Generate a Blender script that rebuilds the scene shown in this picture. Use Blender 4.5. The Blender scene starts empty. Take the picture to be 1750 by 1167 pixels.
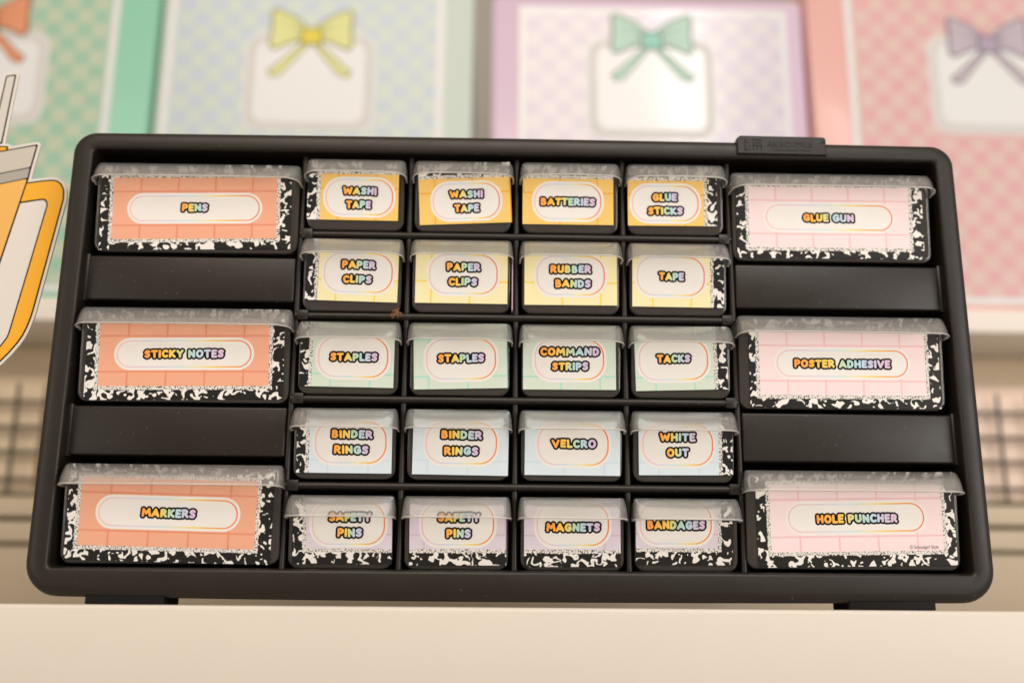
import bpy, bmesh, math, random
import numpy as np
from mathutils import Vector, Matrix

random.seed(7)
S = 0.001                       # everything below is written in millimetres
SC = bpy.context.scene
COL = SC.collection

# ---------------------------------------------------------------- camera
cam_d = bpy.data.cameras.new('camera')
cam = bpy.data.objects.new('camera', cam_d)
COL.objects.link(cam)
CAM = Vector((239.75, -568.65, -6.85))
R0 = ((0.999708, -0.023053, 0.007272), (0.012719, 0.245822, -0.969232), (0.020556, 0.969041, 0.246043))
mw = Matrix(((R0[0][0], -R0[1][0], -R0[2][0]), (R0[0][1], -R0[1][1], -R0[2][1]), (R0[0][2], -R0[1][2], -R0[2][2]))).to_4x4()
mw.translation = CAM * S
cam.matrix_world = mw
cam_d.sensor_width = 36
cam_d.lens = 1825 / 1750 * 36
cam_d.clip_start = 0.01
cam_d.clip_end = 60
cam_d.dof.use_dof = True
cam_d.dof.focus_distance = 0.576
cam_d.dof.aperture_fstop = 2.9
cam_d.dof.aperture_blades = 9
SC.camera = cam

# ---------------------------------------------------------------- light
w = bpy.data.worlds.new('World'); SC.world = w; w.use_nodes = True
bg = w.node_tree.nodes['Background']
bg.inputs[0].default_value = (1.0, 0.82, 0.62, 1); bg.inputs[1].default_value = 0.44


def area(name, loc, target, sx, sy, power, col):
    d = bpy.data.lights.new(name, 'AREA'); d.shape = 'RECTANGLE'
    d.size = sx * S; d.size_y = sy * S; d.energy = power; d.color = col
    o = bpy.data.objects.new(name, d); COL.objects.link(o)
    o.location = Vector(loc) * S
    o.rotation_euler = (Vector(target) - Vector(loc)).to_track_quat('-Z', 'Y').to_euler()
    return o


area('ceiling_light', (200, -1420, 1480), (250, 100, 150), 1500, 800, 21.5, (1.0, 0.87, 0.74))
area('window_light', (760, -1250, 1250), (330, 200, 250), 120, 1000, 4, (0.88, 0.93, 1.0))
area('right_window_light', (1750, -1500, 330), (250, 0, 150), 900, 1000, 16.5, (1.0, 0.96, 0.93))
area('left_fill_light', (-1450, -1500, 300), (250, 0, 150), 900, 1000, 6, (1.0, 0.94, 0.88))  # added fill that brightens the lower cards; no real window here

SC.view_settings.view_transform = 'Standard'
SC.view_settings.look = 'None'
SC.view_settings.exposure = 0.06
SC.view_settings.gamma = 1
SC.cycles.use_denoising = True
SC.cycles.max_bounces = 10
SC.cycles.transparent_max_bounces = 16


# ---------------------------------------------------------------- materials
def lin(c):
    return tuple((v / 255 / 12.92 if v / 255 <= 0.04045 else ((v / 255 + 0.055) / 1.055) ** 2.4) for v in c)


def alb(c, white=(239, 229, 219)):
    """base colour of a thing seen as c next to white card (albedo .8) seen as white"""
    return tuple(min(.86, a / b * .8) for a, b in zip(lin(c), lin(white)))


def albb(c):                     # same for the bins, which stand in stronger light
    return tuple(min(.86, a / b * k) for a, b, k in zip(lin(c), lin((255, 241, 221)), (.78, .78, .745)))


class NB:
    """small node expression builder"""
    def __init__(s, m):
        s.nt = m.node_tree

    def n(s, t, **kw):
        nd = s.nt.nodes.new(t)
        for k, v in kw.items(): setattr(nd, k, v)
        return nd

    def put(s, sock, v):
        if isinstance(v, bpy.types.NodeSocket): s.nt.links.new(v, sock)
        else: sock.default_value = v

    def m(s, op, a, b=None, c=None):
        nd = s.n('ShaderNodeMath', operation=op)
        s.put(nd.inputs[0], a)
        if b is not None: s.put(nd.inputs[1], b)
        if c is not None: s.put(nd.inputs[2], c)
        return nd.outputs[0]

    def mix(s, f, a, b):
        nd = s.n('ShaderNodeMix', data_type='RGBA')
        s.put(nd.inputs[0], f)
        for i, v in ((6, a), (7, b)):
            s.put(nd.inputs[i], v if isinstance(v, bpy.types.NodeSocket) else (*v, 1))
        return nd.outputs[2]

    def step(s, x, e, soft):        # 1 where x < e
        nd = s.n('ShaderNodeMapRange', interpolation_type='SMOOTHSTEP')
        s.put(nd.inputs[0], x)
        nd.inputs[1].default_value = e - soft; nd.inputs[2].default_value = e + soft
        nd.inputs[3].default_value = 1; nd.inputs[4].default_value = 0
        return nd.outputs[0]

    def ramp(s, f, stops):
        nd = s.n('ShaderNodeValToRGB')
        e = nd.color_ramp.elements
        while len(e) < len(stops): e.new(0.5)
        for i, (p, c) in enumerate(stops):
            e[i].position = p; e[i].color = (*c, 1)
        s.put(nd.inputs[0], f)
        return nd.outputs[0]

    def noise(s, vec, scale, detail=2, rough=.5, dist=0):
        nd = s.n('ShaderNodeTexNoise')
        s.put(nd.inputs['Vector'], vec)
        nd.inputs['Scale'].default_value = scale; nd.inputs['Detail'].default_value = detail
        nd.inputs['Roughness'].default_value = rough; nd.inputs['Distortion'].default_value = dist
        return nd.outputs[0]


def mat(name, col=(.5, .5, .5), rough=.5, spec=.5, bump=0, bscale=900, coat=0, var=0, dust=0):
    m = bpy.data.materials.new(name); m.use_nodes = True
    b = m.node_tree.nodes['Principled BSDF']
    b.inputs['Base Color'].default_value = (*col, 1)
    b.inputs['Roughness'].default_value = rough
    b.inputs['Specular IOR Level'].default_value = spec
    b.inputs['Coat Weight'].default_value = coat
    b.inputs['Coat Roughness'].default_value = .12
    N = NB(m)
    tc = N.n('ShaderNodeTexCoord').outputs['Object']
    if bump:
        bn = N.n('ShaderNodeBump'); bn.inputs['Strength'].default_value = bump; bn.inputs['Distance'].default_value = .0003
        N.put(bn.inputs['Height'], N.noise(tc, bscale, 3)); N.put(b.inputs['Normal'], bn.outputs[0])
    if var:
        f = N.noise(tc, 14, 4, .6)
        N.put(b.inputs['Base Color'], N.mix(f, tuple(c * (1 - var) for c in col), tuple(min(1, c * (1 + var)) for c in col)))
    if dust:        # specks of dust and faint handling smears
        sp = N.step(N.m('SUBTRACT', 1.0, N.noise(tc, 520, 1)), .235, .03)
        N.put(b.inputs['Base Color'], N.mix(N.m('MULTIPLY', sp, .3), col, (.16, .145, .13)))
        N.put(b.inputs['Roughness'], N.m('MULTIPLY_ADD', N.noise(tc, 38, 4, .6), .22, rough - .11))
    return m


def glass_mix(name, diff, dcol, trans_col, rough, spec_w, blur=0, gloss=.5):
    """thin frosted plastic: partly see-through, partly milky, with a gloss"""
    m = bpy.data.materials.new(name); m.use_nodes = True
    nt = m.node_tree; nt.nodes.clear(); N = NB(m)
    out = N.n('ShaderNodeOutputMaterial')
    p = N.n('ShaderNodeBsdfPrincipled')
    p.inputs['Base Color'].default_value = (*dcol, 1); p.inputs['Roughness'].default_value = rough
    p.inputs['Specular IOR Level'].default_value = spec_w
    tl = N.n('ShaderNodeBsdfTranslucent'); tl.inputs[0].default_value = (*dcol, 1)
    milk = N.n('ShaderNodeMixShader'); milk.inputs[0].default_value = .35
    N.put(milk.inputs[1], p.outputs[0]); N.put(milk.inputs[2], tl.outputs[0])
    tr = N.n('ShaderNodeBsdfTransparent'); tr.inputs[0].default_value = (*trans_col, 1)
    see = tr.outputs[0]
    if blur:
        rf = N.n('ShaderNodeBsdfRefraction'); rf.inputs[0].default_value = (*trans_col, 1)
        rf.inputs['Roughness'].default_value = blur; rf.inputs['IOR'].default_value = 1.03
        mx = N.n('ShaderNodeMixShader'); mx.inputs[0].default_value = .62
        N.put(mx.inputs[1], tr.outputs[0]); N.put(mx.inputs[2], rf.outputs[0]); see = mx.outputs[0]
    ms = N.n('ShaderNodeMixShader'); ms.inputs[0].default_value = diff
    N.put(ms.inputs[1], see); N.put(ms.inputs[2], milk.outputs[0])
    gl = N.n('ShaderNodeBsdfGlossy'); gl.inputs['Roughness'].default_value = rough
    fr = N.n('ShaderNodeFresnel'); fr.inputs[0].default_value = 1.4
    f2 = N.m('MULTIPLY', fr.outputs[0], gloss)
    m2 = N.n('ShaderNodeMixShader'); N.put(m2.inputs[0], f2)
    N.put(m2.inputs[1], ms.outputs[0]); N.put(m2.inputs[2], gl.outputs[0])
    N.put(out.inputs[0], m2.outputs[0])
    return m


M = {}
M['black'] = mat('black_moulded_plastic', (.0118, .0080, .0054), .42, .40, .12, 1500, dust=1)
M['black_satin'] = mat('black_smooth_plastic', (.0120, .0082, .0056), .40, .42, .06, 700, dust=1)
M['black_dark'] = mat('black_deep_plastic', (.006, .0055, .005), .6, .2)
M['lip'] = glass_mix('frosted_polypropylene', .165, (.88, .90, .92), (.98, .98, .97), .1, .5, .2, .8)
M['lip_lit_edge'] = glass_mix('frosted_polypropylene_lit_edge', .55, (.88, .86, .84), (.98, .97, .96), .16, .5, .3)  # same plastic made whiter, painting in the light along the bead
M['tray'] = glass_mix('clear_smoky_plastic', .36, (.20, .178, .165), (.9, .88, .86), .12, .5, 0, .9)
M['white_lam'] = mat('white_laminate', (.68, .63, .57), .45, .4, .05, 300, var=.015)
M['white_paint'] = mat('white_shelf_paint', (.78, .74, .69), .5, .4, var=.02)
M['wall'] = mat('shade_darkened_wall_paint', (.40, .38, .35), .8, .2, .1, 200, var=.04)  # wall colour darkened to carry the shade between the bins
M['wire'] = mat('black_wire_coating', (.12, .105, .085), .4)
M['ink'] = mat('black_print_ink', (.007, .0065, .007), .5, .12)


def rainbow_ink():
    m = mat('rainbow_print_ink', (.8, .8, .8), .45, .25)
    N = NB(m); a = N.n('ShaderNodeAttribute', attribute_name='ink')
    N.put(m.node_tree.nodes['Principled BSDF'].inputs['Base Color'], a.outputs[0])
    return m


M['rainbow'] = rainbow_ink()
PRINT_WHITE = (.80, .785, .77)


def label_mat(name, panel, line, edges, pill, vline, hline, spv, sph, seed):
    """printed card: UV is millimetres from the middle of the white pill.
    edges = left, right, bottom, top limit of the coloured panel"""
    m = bpy.data.materials.new(name); m.use_nodes = True
    b = m.node_tree.nodes['Principled BSDF']
    b.inputs['Roughness'].default_value = .36; b.inputs['Specular IOR Level'].default_value = .28
    N = NB(m)
    uv = N.n('ShaderNodeUVMap').outputs[0]
    sp = N.n('ShaderNodeSeparateXYZ'); N.put(sp.inputs[0], uv)
    u, v = sp.outputs[0], sp.outputs[1]
    off = N.n('ShaderNodeVectorMath', operation='ADD'); N.put(off.inputs[0], uv); off.inputs[1].default_value = (seed * 37.7, seed * 11.3, seed)
    P = off.outputs[0]

    def grid(x, o, s, half):
        f = N.m('PINGPONG', N.m('ADD', x, 1000 * s - o), s / 2)
        return N.step(f, half, .12)
    gl = N.m('MAXIMUM', grid(u, vline, spv, .5), grid(v, hline, sph, .5))
    c = N.mix(gl, panel, line)
    hw, hh, r = pill
    qx = N.m('SUBTRACT', N.m('ABSOLUTE', u), hw - r); qy = N.m('SUBTRACT', N.m('ABSOLUTE', v), hh - r)
    ax = N.m('MAXIMUM', qx, 0.0); ay = N.m('MAXIMUM', qy, 0.0)
    d = N.m('SUBTRACT', N.m('SQRT', N.m('ADD', N.m('MULTIPLY', ax, ax), N.m('MULTIPLY', ay, ay))), r)
    d = N.m('ADD', d, N.m('MINIMUM', N.m('MAXIMUM', qx, qy), 0.0))
    c = N.mix(N.step(d, 0, .15), c, PRINT_WHITE)
    t = N.m('MULTIPLY_ADD', u, .5 / hw, .5)
    ringc = N.ramp(t, [(0.03, alb((240, 190, 185))), (.2, alb((228, 200, 205))), (.34, alb((214, 208, 226))), (.47, alb((198, 222, 218))),
                       (.60, alb((236, 222, 150))), (.68, alb((247, 208, 70))), (.82, alb((243, 158, 50))), (.97, alb((238, 120, 84)))])
    ring = N.step(N.m('ABSOLUTE', N.m('ADD', d, 1.75)), .36, .12)
    c = N.mix(ring, c, ringc)
    pd = N.m('MAXIMUM', N.m('MAXIMUM', N.m('SUBTRACT', u, edges[1]), N.m('SUBTRACT', edges[0], u)),
             N.m('MAXIMUM', N.m('SUBTRACT', v, edges[3]), N.m('SUBTRACT', edges[2], v)))
    # marbled composition-book border
    marb = N.noise(P, .255, .9, .4, .95)
    cell = N.noise(P, .16, 0, .5, .4)
    mth = N.m('MULTIPLY_ADD', cell, .14, .493)
    marbw = N.step(N.m('SUBTRACT', mth, marb), 0, .008)
    mc = N.mix(marbw, (.013, .0125, .012), (.80, .79, .77))
    spk = N.noise(P, 1.35, 2.5, .6, .3)
    spd = N.m('MULTIPLY_ADD', N.m('ABSOLUTE', N.m('SUBTRACT', pd, 1.0)), -.028, .562)
    speck = N.step(N.m('SUBTRACT', spk, spd), 0, .012)
    sc_ = N.mix(speck, (.03, .028, .026), (.76, .745, .72))
    oc = N.mix(N.step(N.m('ADD', pd, N.m('MULTIPLY', N.m('SUBTRACT', spk, .5), 2.2)), 1.9, .06), mc, sc_)
    c = N.mix(N.step(pd, 0, .06), oc, c)
    N.put(b.inputs['Base Color'], c)
    bn = N.n('ShaderNodeBump'); bn.inputs['Strength'].default_value = .12; bn.inputs['Distance'].default_value = .0004
    N.put(bn.inputs['Height'], N.noise(P, .08, 2)); N.put(b.inputs['Normal'], bn.outputs[0])
    return m


# ---------------------------------------------------------------- mesh helpers
def link(name, me, mats, parent=None, smooth=None):
    o = bpy.data.objects.new(name, me); COL.objects.link(o)
    for m in (mats if isinstance(mats, (list, tuple)) else [mats]): me.materials.append(m)
    if parent: o.parent = parent
    if smooth is not None:
        for p in me.polygons: p.use_smooth = True
        try: me.set_sharp_from_angle(angle=math.radians(smooth))
        except Exception: pass
    return o


def from_bm(name, bm, m, parent=None, smooth=None, fix=True):
    if fix: bmesh.ops.recalc_face_normals(bm, faces=bm.faces[:])
    bmesh.ops.scale(bm, vec=(S, S, S), verts=bm.verts[:])
    me = bpy.data.meshes.new(name); bm.to_mesh(me); bm.free()
    return link(name, me, m, parent, smooth)


def add_box(bm, x0, x1, y0, y1, z0, z1, bev=0, seg=2):
    r = bmesh.ops.create_cube(bm, size=1)
    vs = r['verts']
    for v in vs:
        v.co = Vector(((x0 + x1) / 2 + v.co.x * (x1 - x0), (y0 + y1) / 2 + v.co.y * (y1 - y0), (z0 + z1) / 2 + v.co.z * (z1 - z0)))
    if bev:
        es = list({e for v in vs for e in v.link_edges})
        bmesh.ops.bevel(bm, geom=es, offset=bev, segments=seg, affect='EDGES', profile=.5)
    return bm


def box(name, x0, x1, y0, y1, z0, z1, m, parent=None, bev=1, seg=3):
    bm = bmesh.new(); add_box(bm, x0, x1, y0, y1, z0, z1, bev, seg)
    return from_bm(name, bm, m, parent, 40)


def loft(bm, loops, closed=True, cap0=False, cap1=False):
    vl = [[bm.verts.new(p) for p in L] for L in loops]
    n = len(loops[0])
    for a, b in zip(vl, vl[1:]):
        for i in range(n if closed else n - 1):
            j = (i + 1) % n
            bm.faces.new((a[i], a[j], b[j], b[i]))
    if cap0: bm.faces.new(vl[0][::-1])
    if cap1: bm.faces.new(vl[-1])
    return vl


def rrect(x0, x1, z0, z1, rt, rb, n=7):
    pts = []
    for cx, cz, r, a0 in ((x1 - rt, z1 - rt, rt, 0), (x0 + rt, z1 - rt, rt, 90), (x0 + rb, z0 + rb, rb, 180), (x1 - rb, z0 + rb, rb, 270)):
        for i in range(n + 1):
            a = math.radians(a0 + 90 * i / n)
            pts.append((cx + r * math.cos(a), cz + r * math.sin(a)))
    return pts


def empty(name, loc):
    o = bpy.data.objects.new(name, None); COL.objects.link(o)
    o.location = Vector(loc) * S; o.empty_display_size = .02
    return o


def tag(o, label=None, cat=None, group=None, kind=None):
    for k, v in (('label', label), ('category', cat), ('group', group), ('kind', kind)):
        if v: o[k] = v
    return o


def contour(val, x0, z0, st, iso):
    """filled region val < iso of a sampled field -> flat verts, faces (x, z)"""
    V = []; idx = {}; Fc = []

    def vid(p):
        k = (round(p[0], 4), round(p[1], 4))
        if k not in idx: idx[k] = len(V); V.append(k)
        return idx[k]
    ins = val < iso
    nz, nx = val.shape
    cnt = ins[:-1, :-1].astype(int) + ins[1:, :-1] + ins[:-1, 1:] + ins[1:, 1:]
    for j in range(nz - 1):
        row = cnt[j]
        if not row.any(): continue
        i = 0
        while i < nx - 1:
            if row[i] == 0: i += 1; continue
            if row[i] == 4:
                k = i
                while k < nx - 1 and row[k] == 4: k += 1
                a, b2, c0, c1 = x0 + i * st, x0 + k * st, z0 + j * st, z0 + (j + 1) * st
                Fc.append([vid((a, c0)), vid((b2, c0)), vid((b2, c1)), vid((a, c1))])
                i = k; continue
            q = [(i, j), (i + 1, j), (i + 1, j + 1), (i, j + 1)]
            poly = []
            for k in range(4):
                p, pn = q[k], q[(k + 1) % 4]
                f0, f1 = val[p[1], p[0]] - iso, val[pn[1], pn[0]] - iso
                if f0 < 0: poly.append((x0 + p[0] * st, z0 + p[1] * st))
                if (f0 < 0) != (f1 < 0):
                    t = f0 / (f0 - f1)
                    poly.append((x0 + (p[0] + (pn[0] - p[0]) * t) * st, z0 + (p[1] + (pn[1] - p[1]) * t) * st))
            ids = []
            for p in poly:
                q_ = vid(p)
                if q_ not in ids: ids.append(q_)
            if len(ids) >= 3: Fc.append(ids)
            i += 1
    return V, Fc


def seg_dist(X, Z, a, b):
    dx, dz = b[0] - a[0], b[1] - a[1]
    L = dx * dx + dz * dz + 1e-9
    t = np.clip(((X - a[0]) * dx + (Z - a[1]) * dz) / L, 0, 1)
    return np.hypot(X - a[0] - t * dx, Z - a[1] - t * dz)


def poly_sdf(X, Z, P):
    d = np.full(X.shape, 1e9); ins = np.zeros(X.shape, bool)
    for a, b in zip(P, P[1:] + P[:1]):
        d = np.minimum(d, seg_dist(X, Z, a, b))
        c = (a[1] > Z) != (b[1] > Z)
        xx = a[0] + (Z - a[1]) * (b[0] - a[0]) / ((b[1] - a[1]) or 1e-9)
        ins ^= c & (X < xx)
    return np.where(ins, -d, d)


def field(bounds, st):
    x0, x1, z0, z1 = bounds
    xs = np.arange(x0, x1 + st, st); zs = np.arange(z0, z1 + st, st)
    return np.meshgrid(xs, zs)


def slab(name, V, Fc, y, th, m, parent=None):
    """flat region in x-z given a front at y and thickness th behind it"""
    bm = bmesh.new()
    vs = [bm.verts.new((p[0], y, p[1])) for p in V]
    for f in Fc:
        try: bm.faces.new([vs[i] for i in f])
        except ValueError: pass
    if th:
        bm.normal_update()
        g = bmesh.ops.extrude_face_region(bm, geom=bm.faces[:])
        bmesh.ops.translate(bm, vec=(0, th, 0), verts=[e for e in g['geom'] if isinstance(e, bmesh.types.BMVert)])
    return from_bm(name, bm, m, parent, fix=bool(th))


# ---------------------------------------------------------------- cartoon capitals
def arc(cx, cy, rx, ry, a0, a1, n=12):
    return [(cx + rx * math.cos(math.radians(a0 + (a1 - a0) * i / n)), cy + ry * math.sin(math.radians(a0 + (a1 - a0) * i / n))) for i in range(n + 1)]


G = {
    'A': (.90, [[(.13, .14), (.45, .85), (.77, .14)], [(.30, .33), (.60, .33)]]),
    'B': (.74, [[(.15, .14), (.15, .86)], [(.15, .86), (.40, .86), (.51, .71), (.41, .55), (.15, .53)], [(.41, .53), (.58, .36), (.46, .15), (.15, .14)]]),
    'C': (.74, [arc(.42, .5, .28, .36, 48, 312)]),
    'D': (.78, [[(.15, .14), (.15, .86)], [(.15, .86), (.34, .86), (.54, .73), (.62, .5), (.54, .27), (.34, .14), (.15, .14)]]),
    'E': (.64, [[(.52, .86), (.15, .86), (.15, .14), (.53, .14)], [(.15, .51), (.46, .51)]]),
    'F': (.62, [[(.52, .86), (.15, .86), (.15, .14)], [(.15, .48), (.45, .48)]]),
    'G': (.80, [arc(.43, .5, .29, .36, 50, 330), [(.68, .34), (.66, .48), (.46, .47)]]),
    'H': (.78, [[(.15, .14), (.15, .86)], [(.63, .14), (.63, .86)], [(.15, .5), (.63, .5)]]),
    'I': (.30, [[(.15, .14), (.15, .86)]]),
    'K': (.76, [[(.15, .14), (.15, .86)], [(.60, .86), (.22, .5), (.63, .14)]]),
    'L': (.60, [[(.15, .86), (.15, .14), (.48, .14)]]),
    'M': (.98, [[(.13, .14), (.20, .86), (.49, .40), (.78, .86), (.85, .14)]]),
    'N': (.80, [[(.15, .14), (.15, .86), (.65, .14), (.65, .86)]]),
    'O': (.84, [arc(.42, .5, .28, .36, 0, 360, 18)]),
    'P': (.72, [[(.15, .14), (.15, .86), (.40, .86), (.56, .75), (.56, .58), (.40, .46), (.15, .45)]]),
    'R': (.76, [[(.15, .14), (.15, .86), (.40, .86), (.55, .75), (.54, .60), (.40, .48), (.15, .46)], [(.36, .46), (.62, .14)]]),
    'S': (.70, [[(.56, .76), (.42, .86), (.25, .83), (.16, .70), (.24, .58), (.44, .47), (.54, .34), (.46, .19), (.30, .14), (.14, .23)]]),
    'T': (.74, [[(.12, .86), (.62, .86)], [(.37, .86), (.37, .14)]]),
    'U': (.78, [[(.15, .86), (.15, .38)] + arc(.39, .38, .24, .24, 180, 360, 8) + [(.63, .86)]]),
    'V': (.84, [[(.13, .86), (.42, .15), (.71, .86)]]),
    'W': (1.10, [[(.13, .86), (.31, .16), (.55, .70), (.79, .16), (.97, .86)]]),
    'Y': (.80, [[(.13, .86), (.40, .48), (.67, .86)], [(.40, .48), (.40, .14)]]),
}
RAIN = [(0, (244, 142, 58)), (.2, (247, 176, 62)), (.36, (246, 208, 84)), (.52, (178, 217, 190)), (.68, (178, 212, 234)), (.84, (202, 194, 224)), (1, (226, 178, 214))]


def rain(t):
    for (p, c), (q, d) in zip(RAIN, RAIN[1:]):
        if t <= q:
            k = (t - p) / (q - p); return lin([(c[i] + (d[i] - c[i]) * k) * .9 + 25 for i in range(3)])
    return lin(RAIN[-1][1])


def word_geo(text, width, cap, rng):
    """strokes of one line, middle at 0,0; width is the outer width with the outline"""
    rad, ol = .142 * cap, .215 * cap
    x = 0; st = []
    for ch in text:
        if ch == ' ': x += .42; continue
        wd, pl = G[ch]
        a = rng.uniform(-.05, .05); dy = rng.uniform(-.03, .03); k = rng.uniform(.97, 1.04)
        for L in pl:
            q = []
            for px, py in L:
                px, py = (px - wd / 2) * k, (py - .5) * k
                q.append((x + wd / 2 + px * math.cos(a) - py * math.sin(a), dy + px * math.sin(a) + py * math.cos(a)))
            st.append(q)
        x += wd + .045
    tot = x - .045
    sx = (width - 2 * ol) / tot
    st = [[((px - tot / 2) * sx, py * cap) for px, py in L] for L in st]
    step = .17
    b = (-width / 2 - 1, width / 2 + 1, -cap / 2 - 1.6, cap / 2 + 1.6)
    X, Z = field(b, step)
    d = np.full(X.shape, 9.)
    for L in st:
        for p, q in zip(L, L[1:]): d = np.minimum(d, seg_dist(X, Z, p, q))
    return contour(d, b[0], b[2], step, rad + ol), contour(d, b[0], b[2], step, rad), width


def lettering(lines, parent, seed):
    """lines: (text, outer width, du, dv) laid on the parent card, one mesh: black outline + rainbow fill"""
    rng = random.Random(seed)
    V, F, MI, C = [], [], [], []
    for text, width, du, dv in lines:
        (v0, f0), (v1, f1), wd = word_geo(text, width, 4.55, rng)
        for vs, fs, y, mi in ((v0, f0, -.05, 0), (v1, f1, -.11, 1)):
            n = len(V)
            V += [((p[0] + du) * S, y * S, (p[1] + dv) * S) for p in vs]
            C += [rain(min(1, max(0, p[0] / wd + .5))) for p in vs]
            F += [[i + n for i in f] for f in fs]; MI += [mi] * len(fs)
    me = bpy.data.meshes.new('lettering'); me.from_pydata(V, [], F)
    me.polygons.foreach_set('material_index', MI)
    at = me.color_attributes.new('ink', 'FLOAT_COLOR', 'POINT')
    at.data.foreach_set('color', np.array([(*c, 1) for c in C], 'f').ravel())
    return link('lettering', me, [M['ink'], M['rainbow']], parent)


def text_mesh(name, s, size, ext, m, parent, loc, sx=1.0, bold=0.0, align='CENTER'):
    cu = bpy.data.curves.new(name, 'FONT'); cu.body = s; cu.size = size * S; cu.extrude = ext * S
    cu.align_x = align; cu.align_y = 'CENTER'; cu.offset = bold * S
    o = bpy.data.objects.new(name, cu); COL.objects.link(o)
    me = bpy.data.meshes.new_from_object(o.evaluated_get(bpy.context.evaluated_depsgraph_get()))
    bpy.data.objects.remove(o); bpy.data.curves.remove(cu)
    me.transform(Matrix.Diagonal((sx, 1, 1, 1)))
    me.transform(Matrix.Rotation(math.pi / 2, 4, 'X'))
    me.name = name
    ob = link(name, me, m, parent); ob.location = Vector(loc) * S
    return ob


# ================================================================ SETTING
bm = bmesh.new(); add_box(bm, -1500, 2000, 1030, 1050, -900, 2300)
tag(from_bm('wall', bm, M['wall']), kind='structure')
bm = bmesh.new(); add_box(bm, -1500, 2000, -9, 330, -46, -4.2, 2.2, 4)
tag(from_bm('table_top', bm, M['white_lam'], smooth=40), kind='structure')
bm = bmesh.new(); add_box(bm, -1480, 1980, 2, 300, -700, -46.3)
tag(from_bm('table_front', bm, M['white_lam']), kind='structure')

# the shelving unit behind
case = tag(empty('shelving_unit', (230, 700, -700)), 'white shelving unit with bow bins on its upper board, behind the organiser', 'shelf')
def cbox(name, x0, x1, y0, y1, z0, z1, m, bev=1.5):
    o = box(name, x0 - 230, x1 - 230, y0 - 700, y1 - 700, z0 + 700, z1 + 700, m, case, bev); return o
cbox('shelf_board', -700, 1200, 375, 800, 247, 269, M['white_paint'])
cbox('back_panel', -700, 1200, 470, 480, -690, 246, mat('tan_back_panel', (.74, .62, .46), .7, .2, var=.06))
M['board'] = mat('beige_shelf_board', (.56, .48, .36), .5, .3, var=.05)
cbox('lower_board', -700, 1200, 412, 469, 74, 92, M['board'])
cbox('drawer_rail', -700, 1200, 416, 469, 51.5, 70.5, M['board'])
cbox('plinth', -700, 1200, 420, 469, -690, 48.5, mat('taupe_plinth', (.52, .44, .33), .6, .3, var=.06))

# wire baskets under the shelf
def wire_basket(x0, x1, label):
    root = empty('wire_basket', ((x0 + x1) / 2, 441, 92.5))
    tag(root, label, 'basket', 'wire baskets under the shelf')
    cx = (x0 + x1) / 2
    bm = bmesh.new()
    def rod(a, b, r):
        a, b = Vector(a), Vector(b); d = b - a
        mtx = Matrix.Translation((a + b) / 2) @ d.to_track_quat('Z', 'Y').to_matrix().to_4x4()
        bmesh.ops.create_cone(bm, cap_ends=True, segments=10, radius1=r, radius2=r, depth=d.length, matrix=mtx)
    y0, y1 = -20, 20
    hw = (x1 - x0) / 2
    for z in (16, 41, 64, 88):
        rod((-hw, y0, z), (hw, y0, z), 2); rod((-hw, y1, z), (hw, y1, z), 2)
        rod((-hw, y0, z), (-hw, y1, z), 2); rod((hw, y0, z), (hw, y1, z), 2)
    n = int((x1 - x0) // 27)
    for i in range(n + 1):
        x = -hw + 2 * hw * i / n
        rod((x, y0 - 3.5, 3), (x, y0 - 3.5, 105), 1.8); rod((x, y1 + 3.5, 3), (x, y1 + 3.5, 105), 1.8)
    for i in range(1, 2):
        y = y0 + (y1 - y0) * i / 2
        rod((-hw - 3.5, y, 3), (-hw - 3.5, y, 105), 1.8); rod((hw + 3.5, y, 3), (hw + 3.5, y, 105), 1.8)
    from_bm('wire_mesh', bm, M['wire'], root, 60)
    bm = bmesh.new(); add_box(bm, -hw + 2, hw - 2, y0 + 4, y1 - 4, 4, 7, .5)
    from_bm('base_sheet', bm, M['board'], root)
wire_basket(-408, -169, 'black wire basket at the left, holding the tan folders')
wire_basket(692, 932, 'black wire basket at the right, holding the pink folders')
for x0, x1, cname, col, lab in ((-398, -181, 'tan_folders', (.72, .60, .44), 'tan folders standing upright in the left wire basket'),
                                (704, 921, 'pink_folders', (.86, .70, .60), 'pink folders standing upright in the right wire basket')):
    bm = bmesh.new()
    for i in range(4): add_box(bm, x0 + 2 * i, x1 - 3 * (i % 2), 429 + 5.5 * i, 433.5 + 5.5 * i, 100, 196 + 5 * i, .8)
    tag(from_bm('upright_folders', bm, mat(cname, col, .7, .3, var=.06)), lab, 'folders')

# ---------------------------------------------------------------- bow bins
def check_mat(name, a, b, size, coat=.12):
    m = mat(name, a, .4, .45, coat=coat)
    N = NB(m); tc = N.n('ShaderNodeTexCoord').outputs['Object']
    ck = N.n('ShaderNodeTexChecker'); ck.inputs['Scale'].default_value = 1 / (size * S)
    mp = N.n('ShaderNodeMapping'); mp.inputs['Location'].default_value = (.0003, .5 * size * S, .0003)
    N.put(mp.inputs[0], tc); N.put(ck.inputs[0], mp.outputs[0])
    ck.inputs[1].default_value = (*a, 1); ck.inputs[2].default_value = (*b, 1)
    N.put(m.node_tree.nodes['Principled BSDF'].inputs['Base Color'], ck.outputs[0])
    return m


BOW_L = [(-2, 8), (-18, 22), (-40, 33), (-45, 30), (-44, 8), (-46, -12), (-41, -17), (-16, -6), (-2, -7)]
TAIL_L = [(-6, -5), (-14, -14), (-39, -38), (-46, -43), (-42, -50), (-33, -48), (-20, -32), (-3, -11)]


def offset_poly(P, d):
    X, Z = field((-60, 60, -60, 45), 1.2)
    return contour(poly_sdf(X, Z, P), -60, -60, 1.2, d)


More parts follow.
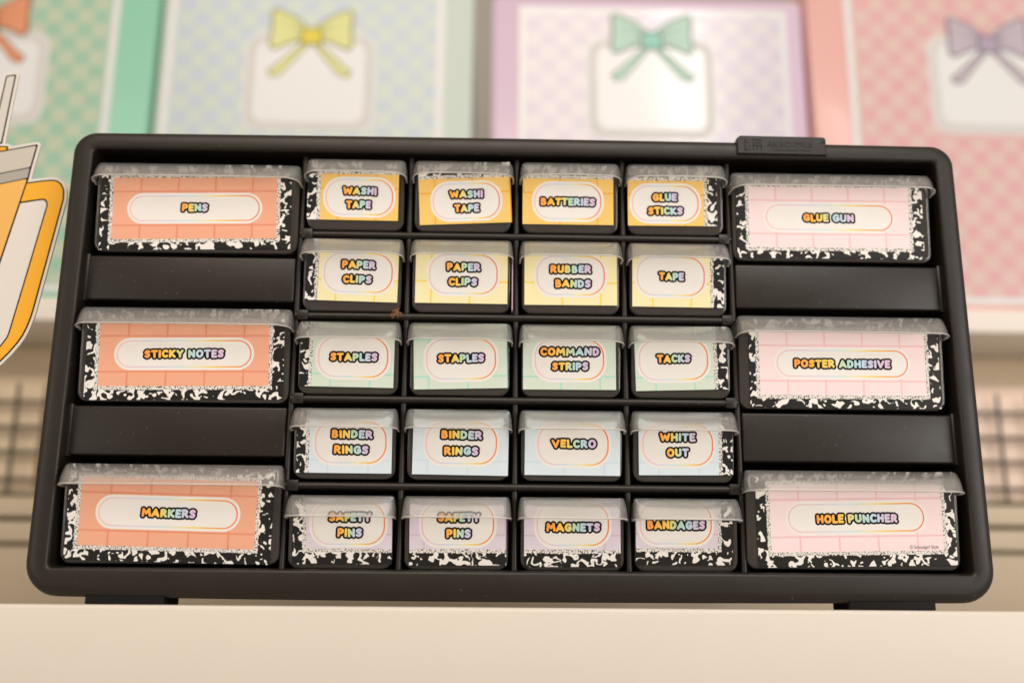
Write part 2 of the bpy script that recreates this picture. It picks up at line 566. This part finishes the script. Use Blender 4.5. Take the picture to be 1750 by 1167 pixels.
def bow_bin(name, x0, x1, z1, card, tagr, bowc, cols, label, y=400, tilt=0, coat=.12):
    """card = left, right edge of the white border; tagr = tag rectangle; bowc = bow centre"""
    body, check_a, check_b, bowcol, knotcol = cols
    cx = (x0 + x1) / 2
    root = tag(empty('storage_bin', (cx, y, 269.2)), label, 'bin', 'bow label bins on the shelf')
    root.rotation_euler.z = tilt
    paper = M['paper'] if coat < .2 else mat(name + '_glossy_card', albb((236, 226, 216)), .4, .45, coat=coat)
    bm = bmesh.new(); h = z1 - 269
    loft(bm, [[(p[0], yy, p[1]) for p in rrect(-(x1 - x0) / 2 + i, (x1 - x0) / 2 - i, i, h - i, 7, 7, 5)] for yy, i in ((300, 3), (2, 0), (0, 1.5))], cap0=True, cap1=True)
    from_bm('bin_body', bm, mat(name + '_bin_plastic', body, .4, .5, coat=.15), root, 50)
    L, Rr = card[0] - cx, card[1] - cx
    b0, b1 = 12, h - 12
    box('card_border', L, Rr, -1.2, -.05, b0, b1, paper, root, .2, 1)
    o = box('checked_panel', L + 7, Rr - 7, -1.6, -1.21, b0 + 7, b1 - 7, check_mat(name + '_check_print', check_a, check_b, 15.4, coat), root, .1, 1)
    t0, t1, s0, s1 = tagr[0] - cx, tagr[1] - cx, tagr[2] - 269, tagr[3] - 269
    bm = bmesh.new()
    loft(bm, [[(p[0], yy, p[1]) for p in rrect(t0 - 2, t1 + 2, s0 - 2, s1 + 2, 16, 16)] for yy in (-1.61, -1.9)], cap1=True)
    nt = from_bm('name_tag', bm, paper, root)
    for nm, i, yy, mm in (('tag_frame', 0, -2.1, M['tag_grey']), ('tag_face', 8, -2.3, paper)):
        bm = bmesh.new()
        loft(bm, [[(p[0], q, p[1]) for p in rrect(t0 + i, t1 - i, s0 + i, s1 - i, 15 - i * .5, 15 - i * .5)] for q in (yy + .19, yy)], cap1=True)
        from_bm(nm, bm, mm, nt)
    br = empty('bow', (bowc[0] - cx, -2.4, bowc[1] - 269)); br.parent = root
    br.scale = (.9, 1, .9)
    bm_ = mat(name + '_bow_print', bowcol, .5, .3, var=.12); km = mat(name + '_knot_print', knotcol, .5, .3, var=.05)
    om = mat(name + '_bow_outline', tuple(c * .42 for c in bowcol), .5, .3)
    mir = lambda P: [(-x, z) for x, z in P][::-1]
    for P in (TAIL_L, mir(TAIL_L)):
        slab('tail', *offset_poly(P, 1.1), 0, .08, om, br)
        slab('tail', *offset_poly(P, -1.1), -.1, .05, bm_, br)
    for P in (BOW_L, mir(BOW_L)):
        slab('loop', *offset_poly(P, 1.2), -.3, .1, om, br)
        slab('loop', *offset_poly(P, -1.2), -.4, .05, bm_, br)
        sg = 1 if P is BOW_L else -1
        for a, b_ in (((-8, 3), (-34, 16)), ((-8, 0), (-32, -4)), ((-8, 5), (-24, 19))):
            f = 1 if P is BOW_L else -1
            A, B_ = Vector((a[0] * f, a[1])), Vector((b_[0] * f, b_[1]))
            nrm = Vector((-(B_ - A).y, (B_ - A).x)).normalized() * .9
            slab('crease', [tuple(A - nrm), tuple(A + nrm), tuple(B_)], [[0, 1, 2]], -.46, 0, om, br)
    sq = [(-11, 9), (11, 9), (11, -10), (-11, -10)]
    slab('knot', *offset_poly(sq, 1.2), -.6, .1, om, br)
    slab('knot', *offset_poly(sq, -1), -.7, .05, km, br)
    return root


M['paper'] = mat('white_card_stock', albb((240, 230, 219)), .4, .45, coat=.1)
M['tag_grey'] = mat('grey_card_stock', albb((222, 210, 196)), .45, .4)
bow_bin('green', -470, -98, 640, (-440, -136), (-312, -203, 452, 548), (-266, 561),
        (albb((150, 205, 168)), albb((165, 198, 165)), albb((200, 204, 170)), albb((236, 152, 108)), albb((228, 130, 90))), 'green checked storage bin with an orange bow, leftmost on the shelf')
bow_bin('mint', -93, 219, 640, (-86, 190), (-5, 120, 449, 552), (57, 551),
        (albb((218, 220, 200)), albb((203, 206, 207)), albb((214, 216, 197)), albb((238, 228, 150)), albb((242, 212, 70))), 'pale blue and mint checked storage bin with a yellow bow')
bow_bin('lilac', 238, 553, 602, (265, 537), (335, 460, 447, 553), (399, 553),
        (albb((233, 198, 208)), albb((220, 202, 206)), albb((231, 214, 208)), albb((200, 220, 195)), albb((160, 212, 188))), 'lilac and pink checked storage bin with a mint green bow', coat=.55)
bow_bin('salmon', 559, 902, 640, (597, 880), (680, 815, 459, 562), (742, 556),
        (albb((243, 180, 164)), albb((232, 172, 165)), albb((231, 192, 174)), albb((200, 180, 182)), albb((184, 160, 172))), 'salmon checked storage bin with a greyish purple bow, rightmost on the shelf')

# ================================================================ CABINET
W, H = 508, 259
cab = tag(empty('drawer_organiser', (254, 75, -4)), 'black plastic organiser cabinet full of labelled drawers on the white table', 'drawer cabinet')
CO = Vector((254, 75, -4))


def rel(bm):
    bmesh.ops.translate(bm, vec=-CO, verts=bm.verts[:]); return bm


OX0, OX1, OZ0, OZ1 = 12.4, 496.4, 14.6, 248
bm = bmesh.new()
loops = []
for y, i in ((150, 4.5), (16, 3.6), (14.6, 3.2), (14.2, .4), (12, 0), (5, 0), (2.6, .5), (1.2, 1.5), (.35, 3.2), (0, 5.2)):
    loops.append([(p[0], y, p[1]) for p in rrect(i, W - i, i, H - i, 12.5 - i * .6, 17 - i * .6, 8)])
for y, i in ((0, -2.0), (.25, -1.1), (.9, -.4), (2.2, 0), (9, .5), (147, .7)):
    loops.append([(p[0], y, p[1]) for p in rrect(OX0 + i, OX1 - i, OZ0 + i, OZ1 - i, 2.6 - i * .4, 2.6 - i * .4, 8)])
loft(bm, loops, cap0=True, cap1=True)
bmesh.ops.subdivide_edges(bm, edges=[e for e in bm.edges if abs(e.verts[0].co.x - e.verts[1].co.x) > 300], cuts=14)
for v in bm.verts:
    t = 1 - ((v.co.x - 254) / 254) ** 2
    if v.co.z < 16: v.co.z -= 1.35 * t * min(1, (16 - v.co.z) / 14)
    if v.co.z > 246: v.co.z += 0.9 * t * min(1, (v.co.z - 246) / 12)
from_bm('frame', rel(bm), M['black'], cab, 35)

BARS = [200.6, 152.7, 105.6, 58.3]
COLX = [131.6, 192.9, 254.0, 315.1, 376.4]


def nose(r, y0, y1, n=7):
    return [(y1, r)] + [(y0 + r - r * math.sin(math.radians(a)), r * math.cos(math.radians(a))) for a in np.linspace(0, 180, n)] + [(y1, -r)]


for z in BARS:
    bm = bmesh.new()
    pr = nose(2.3, 5.4, 146)
    loft(bm, [[(x, p[0], z + p[1]) for p in pr] for x in (131.2, 254, 376.8)], cap0=True, cap1=True)
    b = from_bm('divider_shelf', rel(bm), M['black_satin'], cab, 40)
    for sx, dx in ((131.4, 4), (376.6, -4)):
        bm = bmesh.new(); add_box(bm, sx + dx - 3, sx + dx + 3, 4.9, 12, z - 2.9, z + 2.9, .5, 2)
        bmesh.ops.create_cone(bm, cap_ends=True, segments=16, radius1=1.3, radius2=1.1, depth=.5, matrix=Matrix.Translation((sx + dx, 4.75, z)) @ Matrix.Rotation(math.pi / 2, 4, 'X'))
        from_bm('end_clip', rel(bm), M['black_satin'], b, 40)
for x in COLX:
    bm = bmesh.new()
    pr = nose(1.7, 6.6, 146)
    zs = [13.5] + [z for z in BARS[::-1]] + [249]
    loft(bm, [[(x + p[1], p[0], z) for p in pr] for z in (14.7, 130, 248.2)], cap0=True, cap1=True)
    from_bm('divider_post', rel(bm), M['black_satin'], cab, 40)
for x0, x1 in ((12.9, 129.7), (378.3, 495.8)):
    for z0, z1 in ((160.2, 186.4), (73.4, 100.8)):
        bm = bmesh.new(); add_box(bm, x0, x1, 7, 146, z0, z1, 1.4, 4)
        # thin end ribs beside the panel
        from_bm('spacer_panel', rel(bm), M['black_satin'], cab, 40)
        rx = x0 + .4 if x0 < 200 else x1 - .4
        bm = bmesh.new(); add_box(bm, rx - 1.2, rx + 1.2, 6.3, 30, z0 - .6, z1 + .6, .5, 2)
        from_bm('panel_rib', rel(bm), M['black_satin'], cab, 40)
# badge
bm = bmesh.new()
fr = [(381.0, 250.6), (432.8, 250.3), (432.8, 260.6), (431.6, 261.6), (383.2, 261.9), (381.0, 260.2)]
fr2 = [(p[0] + (.6 if p[0] < 400 else -.6), p[1] + (.5 if p[1] < 255 else -.5)) for p in fr]
loft(bm, [[(x, 10, z) for x, z in fr], [(x, -1.2, z) for x, z in fr], [(x, -1.7, z) for x, z in fr2]], cap0=True, cap1=True)
badge = from_bm('brand_badge', rel(bm), M['black'], cab, 30)
M['emb'] = mat('black_embossed_plastic', (.005, .0045, .004), .5, .3)
def bt(s, size, x, z, sx, bold=0):
    return text_mesh('embossed_lettering', s, size, .06, M['emb'], badge, (x - CO.x, -1.78 - CO.y, z - CO.z), sx, bold)
bt('AKRO-MILS', 4.9, 411.5, 256.3, 1.06, 0)
bt('®', 2.3, 431.0, 258.2, 1)
bt('A Myers Industries Company', 1.95, 412.5, 253.0, 1.0, .0)
bm = bmesh.new()
for a in ((385.2, 386.0, 252.6, 260), (385.2, 389, 252.6, 253.4), (387.4, 388.6, 254.6, 255.6), (386.4, 387.6, 257.2, 258.2), (389.8, 395.2, 258.8, 259.6), (389.8, 395.2, 257.0, 257.7),
          (390, 390.8, 252.6, 256), (390, 392, 255.3, 256), (392.3, 393.1, 252.6, 256), (392.3, 395.4, 255.3, 256), (394.6, 395.4, 252.6, 256)):
    add_box(bm, a[0], a[1], -1.84, -1.72, a[2], a[3])
from_bm('embossed_emblem', rel(bm), M['emb'], badge)
for x0, x1 in ((32.6, 73.2), (429.4, 475.0)):
    bm = bmesh.new(); add_box(bm, x0, x1, 2.2, 30, -4.1, 5.5, .6, 2)
    from_bm('foot', rel(bm), M['black_dark'], cab, 40)
for x0, x1 in ((6, 34), (474, 502)):
    bm = bmesh.new(); add_box(bm, x0, x1, 118, 140, -4.1, 5.5, .6, 2)
    from_bm('foot', rel(bm), M['black_dark'], cab, 40)

# ================================================================ DRAWERS
TS = [243.7, 196.1, 147.8, 99.6, 52.8]; BS = [203.1, 155.3, 108.2, 62.0, 14.9]
LT = [239.5, 154.3, 68.3]; LB = [188.4, 102.7, 16.6]
XC = [162.3, 223.3, 284.6, 345.2]
CARD = {
    '11': (-27.62, 5.71, 51.77, -0.0043, 1.95, 19.03), '12': (-24.37, 3.36, 52.47, 0.0478, 1.90, 17.84), '13': (-27.18, 4.87, 51.99, 0.0022, -1.32, 18.35), '14': (-27.41, 4.97, 51.26, 0.0066, -5.96, 18.20),
    '21': (-26.14, 6.06, 51.42, -0.0185, 3.27, 21.72), '22': (-25.79, 5.08, 51.63, -0.0024, 1.05, 21.56), '23': (-25.96, 4.75, 52.07, 0.0040, -0.05, 21.68), '24': (-25.91, 4.81, 51.79, -0.0038, -4.10, 22.28),
    '31': (-26.64, 4.11, 51.46, -0.0106, 2.54, 20.36), '32': (-24.86, 2.90, 51.44, 0.0274, 0.66, 19.90), '33': (-26.48, 3.77, 51.24, 0.0055, -0.99, 20.54), '34': (-24.88, 3.54, 51.09, 0.0308, -4.08, 20.94),
    '41': (-25.66, 3.14, 51.02, -0.0021, 3.28, 19.54), '42': (-24.54, 2.89, 51.51, -0.0093, 1.67, 19.68), '43': (-25.41, 3.13, 51.60, -0.0020, 0.75, 19.60), '44': (-24.29, 3.53, 50.95, 0.0082, -3.28, 19.99),
    '51': (-24.90, 2.27, 52.05, 0.0060, 4.09, 23.61), '52': (-24.66, 2.05, 51.09, 0.0083, 0.65, 23.83), '53': (-25.44, 1.79, 51.10, 0.0082, 0.23, 24.08), '54': (-26.88, 3.40, 51.40, 0.0012, -5.63, 25.34),
    'L1': (-53.96, 0.65, 107.26, 0.0189, -1.39, 25.49), 'L2': (-53.23, 0.5, 107.52, 0.0137, -0.31, 26.39), 'L3': (-55.0, 1.94, 107.65, -0.0182, -1.80, 26.29),
    'R1': (-54.48, 1.51, 107.36, 0.0035, -1.35, 25.66), 'R2': (-51.26, 0.5, 105.69, 0.0050, 0.32, 25.56), 'R3': (-51.04, 0.6, 106.40, 0.0211, 1.80, 27.22),
}


def lip_mesh(a, dz=11.4, out=11.4):
    """frosted visor along the top of a drawer: slopes out and down, ends wrap back"""
    bm = bmesh.new()
    loops = []
    K = 9
    for k in range(-1, K + 1):
        if k < 0: t, yf, z, ins = 0, 3.0, .1, 2.2
        else:
            t = k / K
            yf = .8 - out * (t ** .82)
            z = -dz * (1 - math.cos(t * math.pi / 2) * .55 - .45 * (1 - t))
            ins = 1.7 * (1 - t) ** 2
        hw = a - ins
        yb = 4.6
        r = min(9.0, max(.8, (yb - yf) * .62))
        pts = [(-hw, yb, z)]
        n = 8
        for i in range(n + 1):
            q = math.radians(180 + 90 * i / n)
            pts.append((-hw + r + r * math.cos(q), yf + r + r * math.sin(q), z))
        for i in range(1, 10):
            pts.append((-hw + r + (2 * hw - 2 * r) * i / 10, yf - .5 * math.sin(math.pi * i / 10) * t, z))
        for i in range(n + 1):
            q = math.radians(270 + 90 * i / n)
            pts.append((hw - r + r * math.cos(q), yf + r + r * math.sin(q), z))
        pts.append((hw, yb, z))
        loops.append(pts)
    # a small rolled bead at the lower edge
    last = loops[-1]
    loops.append([(p[0] * 1.006, p[1] - .35, p[2] - .5) for p in last])
    loops.append([(p[0] * 1.004, p[1] - .1, p[2] - .95) for p in last])
    loft(bm, loops, closed=False)
    bmesh.ops.recalc_face_normals(bm, faces=bm.faces[:])
    bm.normal_update()
    if sum(f.normal.y * f.calc_area() for f in bm.faces) > 0: bmesh.ops.reverse_faces(bm, faces=bm.faces[:])
    for f in bm.faces:
        if f.calc_center_median().z < -dz: f.material_index = 1
    bmesh.ops.solidify(bm, geom=bm.faces[:], thickness=.9)
    bmesh.ops.scale(bm, vec=(S, S, S), verts=bm.verts[:])
    me = bpy.data.meshes.new('pull_lip'); bm.to_mesh(me); bm.free()
    for p in me.polygons: p.use_smooth = True
    me.materials.append(M['lip']); me.materials.append(M['lip_lit_edge'])
    return me


def tray_mesh(hw, h):
    """clear drawer box, front leaning forward 5 mm towards its top"""
    bm = bmesh.new()
    def lp(i, y, lean):
        return [(p[0], y + lean * (6 - 5 * p[1] / h), p[1]) for p in rrect(-hw + i, hw - i, i * .8, h - .4 - i * .3, 1.8, 5.5 - i * .5, 6)]
    loops = [lp(1.2, 138, 0), lp(.9, 20, 0), lp(.2, 1.7, 1), lp(0, 1.2, 1), lp(.35, .35, 1), lp(1.3, 0, 1), lp(2.1, .0, 1), lp(2.4, .35, 1)]
    loft(bm, loops, cap1=True)
    bmesh.ops.recalc_face_normals(bm, faces=bm.faces[:])
    # moulded seam strip low on the front
    bmesh.ops.scale(bm, vec=(S, S, S), verts=bm.verts[:])
    me = bpy.data.meshes.new('tray'); bm.to_mesh(me); bm.free()
    for p in me.polygons: p.use_smooth = True
    me.set_sharp_from_angle(angle=math.radians(35))
    me.materials.append(M['tray'])
    return me


LIP_S, LIP_L = lip_mesh(28.9), lip_mesh(58.4)
ROWCOL = [((251, 190, 103), (246, 168, 60)), ((238, 219, 165), (240, 205, 80)), ((208, 212, 188), (168, 210, 184)), ((214, 218, 216), (204, 211, 212)), ((217, 199, 201), (207, 182, 190))]
CNAME = ['orange', 'pale yellow', 'mint green', 'pale blue', 'lilac']
VL = [9.5, 3.7, -4.7, -10.2]
HL = [5.0, -4.2, -9.5, -9.5, -5.8]
BIG = 400


def drawer(key, xc, b, t, size, text, label, group, panel, line, edges, pill, vl, hl, spv, sph, seed, dy):
    h = t - b
    root = tag(empty('drawer_bin', (xc, dy, b)), label, 'drawer', group)
    tm = tray_mesh(27.4 if size == 's' else 57.2, h)
    o = bpy.data.objects.new('tray', tm); COL.objects.link(o); o.parent = root
    o = bpy.data.objects.new('pull_lip', LIP_S if size == 's' else LIP_L); COL.objects.link(o); o.parent = root
    o.location = (0, 0, h * S)
    x0, s0, wd, ang, px, ps = CARD[key]
    th = math.atan2(5, h)
    # card frame: x along the drawer, z up the leaning front, origin at the middle of the white pill
    ca = math.cos(ang)
    ul, vb = (x0 - px) * ca + (s0 - ps) * math.sin(ang), (s0 - ps) * ca - (x0 - px) * math.sin(ang)
    vt = h / math.cos(th) - 1.0 - ps
    bm = bmesh.new(); uvl = bm.loops.layers.uv.new('UVMap')
    nx, nz = 10, 5
    vs = [[bm.verts.new((ul + wd * i / nx, 0, vb + (vt - vb) * j / nz)) for i in range(nx + 1)] for j in range(nz + 1)]
    for j in range(nz):
        for i in range(nx): bm.faces.new((vs[j][i], vs[j][i + 1], vs[j + 1][i + 1], vs[j + 1][i]))
    g = bmesh.ops.extrude_face_region(bm, geom=bm.faces[:])
    bmesh.ops.translate(bm, vec=(0, .22, 0), verts=[e for e in g['geom'] if isinstance(e, bmesh.types.BMVert)])
    for f in bm.faces:
        for l in f.loops: l[uvl].uv = (l.vert.co.x, l.vert.co.z)
    lm = label_mat('printed_card', alb(panel, (232, 221, 208)), alb(line, (232, 221, 208)), edges, pill, vl, hl, spv, sph, seed)
    card = from_bm('paper_card', bm, lm, root)
    # front plane: y = 6 - 5 z/h ; rotate the card to lean with it, lift .3 mm off the plastic
    z_p = ps * math.cos(th)
    card.matrix_local = Matrix.Translation(Vector((px, 6 - 5 * z_p / h - .36, z_p)) * S) @ Matrix.Rotation(th, 4, 'X') @ Matrix.Rotation(-ang, 4, 'Y')
    lettering(text, card, seed)
    return root, card


TXT = {
    '11': [('WASHI', 21.1, .2, 3.5), ('TAPE', 16, -.4, -4.4)], '12': [('WASHI', 21.1, .1, 3.9), ('TAPE', 16, .1, -4.3)], '13': [('BATTERIES', 33.2, 0, -.2)], '14': [('GLUE', 16, -.3, 3.6), ('STICKS', 22, 0, -4.4)],
    '21': [('PAPER', 20.7, 0, 4.5), ('CLIPS', 18.1, -.4, -3.7)], '22': [('PAPER', 20.7, 0, 4.1), ('CLIPS', 18.1, -.2, -4.3)], '23': [('RUBBER', 25, 0, 3.6), ('BANDS', 22, 1.3, -4.6)], '24': [('TAPE', 16, .3, -.2)],
    '31': [('STAPLES', 27.8, .4, 0)], '32': [('STAPLES', 27.4, 0, .5)], '33': [('COMMAND', 34.8, .3, 4.3), ('STRIPS', 22, .4, -3.8)], '34': [('TACKS', 20.4, .1, .7)],
    '41': [('BINDER', 24, .6, 4.4), ('RINGS', 20.6, .3, -4)], '42': [('BINDER', 24, .1, 4.5), ('RINGS', 20.6, 0, -4.2)], '43': [('VELCRO', 26, .4, .4)], '44': [('WHITE', 21.3, 0, 4.1), ('OUT', 13.8, 0, -4.2)],
    '51': [('SAFETY', 24, .7, 3.2), ('PINS', 15, .7, -4.9)], '52': [('SAFETY', 24, .6, 3.3), ('PINS', 15, .4, -5)], '53': [('MAGNETS', 30.5, .2, -1.5)], '54': [('BANDAGES', 32.8, .2, -1.1)],
    'L1': [('PENS', 16.6, 0, .4)], 'L2': [('STICKY NOTES', 45.3, 0, 0)], 'L3': [('MARKERS', 30.3, .4, 0)],
    'R1': [('GLUE GUN', 31.2, -.4, -.3)], 'R2': [('POSTER ADHESIVE', 55.5, -.1, -.2)], 'R3': [('HOLE PUNCHER', 45.5, .4, -.4)],
}
SLAB = {
    '11': 'small drawer with orange WASHI TAPE card, marbled strip down its left side',
    '12': 'small drawer with a crooked orange WASHI TAPE card and no marbled side',
    '13': 'small drawer with orange card reading BATTERIES', '14': 'small drawer with orange card reading GLUE STICKS',
    '21': 'small drawer with yellow PAPER CLIPS card, marbled strip down its left side',
    '22': 'small drawer with yellow PAPER CLIPS card and no marbled side',
    '23': 'small drawer with yellow card reading RUBBER BANDS', '24': 'small drawer with yellow card reading just TAPE',
    '31': 'small drawer with mint green STAPLES card, marbled strip down its left side',
    '32': 'small drawer with tilted mint green STAPLES card and no marbled side',
    '33': 'small drawer with two-line mint green card, between the STAPLES and TACKS drawers', '34': 'small drawer with mint green card reading TACKS',
    '41': 'small drawer with pale blue BINDER RINGS card, marbled strip down its left side',
    '42': 'small drawer with pale blue BINDER RINGS card and no marbled side',
    '43': 'small drawer with pale blue one-word card, right of the plain-sided BINDER RINGS drawer', '44': 'small drawer with pale blue card reading WHITE OUT',
    '51': 'small drawer with lilac SAFETY PINS card, marbled strip down its left side',
    '52': 'small drawer with lilac SAFETY PINS card, marbled along the bottom only',
    '53': 'small drawer with lilac card reading MAGNETS', '54': 'small drawer with lilac card reading BANDAGES',
    'L1': 'large drawer with salmon orange card reading PENS', 'L2': 'large drawer with salmon orange card reading STICKY NOTES', 'L3': 'large drawer with salmon orange card reading MARKERS',
    'R1': 'large drawer with pink card reading GLUE GUN', 'R2': 'large drawer with pink card reading POSTER ADHESIVE', 'R3': 'large drawer with pink card reading HOLE PUNCHER',
}
rng = random.Random(3)
k = 0
for r in range(5):
    for c in range(4):
        key = f'{r + 1}{c + 1}'; k += 1
        ed = [-22.2 if c == 0 else -BIG, 22.2 if c == 3 else BIG, -13.2 if r == 4 else -BIG, 13.4 if r == 0 else BIG]
        drawer(key, XC[c], BS[r], TS[r], 's', TXT[key], SLAB[key], 'small drawers in the organiser', *ROWCOL[r], ed, (20.6, 12.6 if r else 11.9, 11), VL[c], HL[r], 21.6, 20.4, k, rng.uniform(-.4, .4))
for side, xc in (('L', 73), ('R', 434.6)):
    pc = ((232, 163, 128), (224, 138, 106)) if side == 'L' else ((238, 208, 200), (232, 184, 178))
    for i in range(3):
        key = f'{side}{i + 1}'; k += 1
        rt, card = drawer(key, xc, LB[i], LT[i], 'l', TXT[key], SLAB[key], 'large drawers in the organiser', *pc, [-46.2, 46.2, -17.7, 17.9], (38, 8.95, 8.9), 11.4, 9.9, 21, 19.7, k, rng.uniform(-.3, .3))
        if key == 'R3':
            text_mesh('copyright_line', '© Schoolgirl Style', 2.55, 0, M['ink'], card, (35.6, -.06, -15.9), .84)

# a lilac slip of paper sticking up beside a drawer
bm = bmesh.new(); add_box(bm, 251.6, 252.1, 2.6, 60, 156.2, 188, 0)
from_x = from_bm('paper_slip', bm, mat('lilac_paper', (.60, .42, .52), .6, .3, var=.03))
from_x.rotation_euler = (0, 0, 0)
tag(from_x, 'lilac slip of paper standing beside the plain-sided PAPER CLIPS drawer', 'paper slip')

# fluff caught on the divider
bm = bmesh.new()
rg = random.Random(5)
for i in range(26):
    p = Vector((187.6 + rg.uniform(-1.8, 1.6), 3.8 + rg.uniform(-.8, .6), 154.2 + rg.uniform(-1.4, 1.4)))
    d = Vector((rg.uniform(-1, 1), rg.uniform(-.6, .3), rg.uniform(-1, .8))).normalized()
    prev = None
    for s in range(6):
        ring = [bm.verts.new(p + Vector((math.cos(a), 0, math.sin(a))) * .16) for a in (0, 2.1, 4.2)]
        if prev:
            for q in range(3): bm.faces.new((prev[q], prev[(q + 1) % 3], ring[(q + 1) % 3], ring[q]))
        prev = ring
        d = (d + Vector((rg.uniform(-.7, .7), rg.uniform(-.4, .4), rg.uniform(-.7, .7)))).normalized(); p = p + d * .55
tag(from_bm('lint_tuft', bm, mat('brown_lint', (.33, .15, .06), .6, .3, var=.5)), 'tiny tuft of brown lint caught on the divider under PAPER CLIPS', 'lint')

# ================================================================ CUTOUT
straw = [(-51.0, 301.2), (-46.0, 302.3), (-48.9, 258.3), (-54.5, 258.2)]
knob = [(-62.5, 251.7), (-63.1, 256.2), (-45.0, 255.8), (-45.4, 253.5)]
band1 = [(-98.4, 241.9), (-28.0, 257.3), (-30.1, 243.2), (-95.0, 227.3)]
band2 = [(-95.0, 227.3), (-30.1, 243.2), (-30.9, 236.4), (-93.0, 220.9)]
body = [(-93.0, 220.9), (-30.9, 236.4), (-40.7, 185.7), (-51.8, 119.2), (-86.1, 112.1)]
ho = [(-31.5, 233.2), (-23.1, 234.6), (-17.1, 235.3), (-14.0, 234.9), (-11.5, 233.1), (-9.6, 229.5), (-9.1, 224.0), (-14.4, 187.1), (-18.9, 156.1), (-19.8, 151.6), (-21.2, 146.5), (-22.9, 142.0), (-25.1, 138.0), (-29.2, 132.2), (-33.5, 127.1), (-39.3, 122.0), (-49.8, 115.9)]
hi = [(-33.6, 221.4), (-26.8, 222.7), (-21.3, 223.6), (-19.5, 223.5), (-18.2, 222.1), (-17.7, 219.8), (-23.8, 182.4), (-30.3, 143.3), (-31.3, 140.2), (-34.5, 135.1), (-40.3, 130.0), (-48.0, 127.2)]
handle_all = ho + [(-50, 125)] + [(-41, 186)]
ring_poly = ho + hi[::-1]
cut = tag(empty('paper_cutout', (-60, 18, -4.2)), 'die-cut paper tumbler with orange handle and grey lid bands, left of the organiser', 'cutout')
cut_off = Vector((-60, 18, -4.2))
bnd = (-104, 2, 104, 310); st = .8
X, Z = field(bnd, st)
def loc2(V): return [(p[0] + 60, p[1] + 4.2) for p in V]
def region(P, iso, name, y, th, m, parent):
    V, Fc = contour(poly_sdf(X, Z, P) if not isinstance(P, np.ndarray) else P, bnd[0], bnd[2], st, iso)
    return slab(name, loc2(V), Fc, y, th, m, parent)
un = np.minimum.reduce([poly_sdf(X, Z, P) for P in (straw, knob, band1, band2, body, handle_all)])
M['cut_white'] = mat('white_cardstock', (.68, .65, .61), .5, .4, .05, 400)
backing = region(un, 2.1, 'backing', 0, 1.2, M['cut_white'], cut)
cm = lambda n, c: mat(n, alb(c, (230, 214, 198)), .42, .4, var=.02)
for nm, P, c, y in (('straw', straw, (200,184,164), -.12), ('knob', knob, (232,156,32), -.12), ('handle', ring_poly, (232,156,30), -.12),
                    ('lid_band', band1, (190,172,150), -.2), ('lid_band', band2, (162,148,130), -.2), ('cup_body', body, (226,162,78), -.2)):
    o = region(P, .55, nm, y, .1, M['ink'], cut)
    region(P, -.3, nm + '_print', y - .08, .05, cm(nm.replace('_', ' ') + ' print', c), o)
# wooden stick that holds the cutout up, out of frame
box('support_stick', -10, -4, 1.3, 4.3, 0, 150, mat('pale_wood', (.55, .38, .22), .6, .3, var=.15), cut, .5)
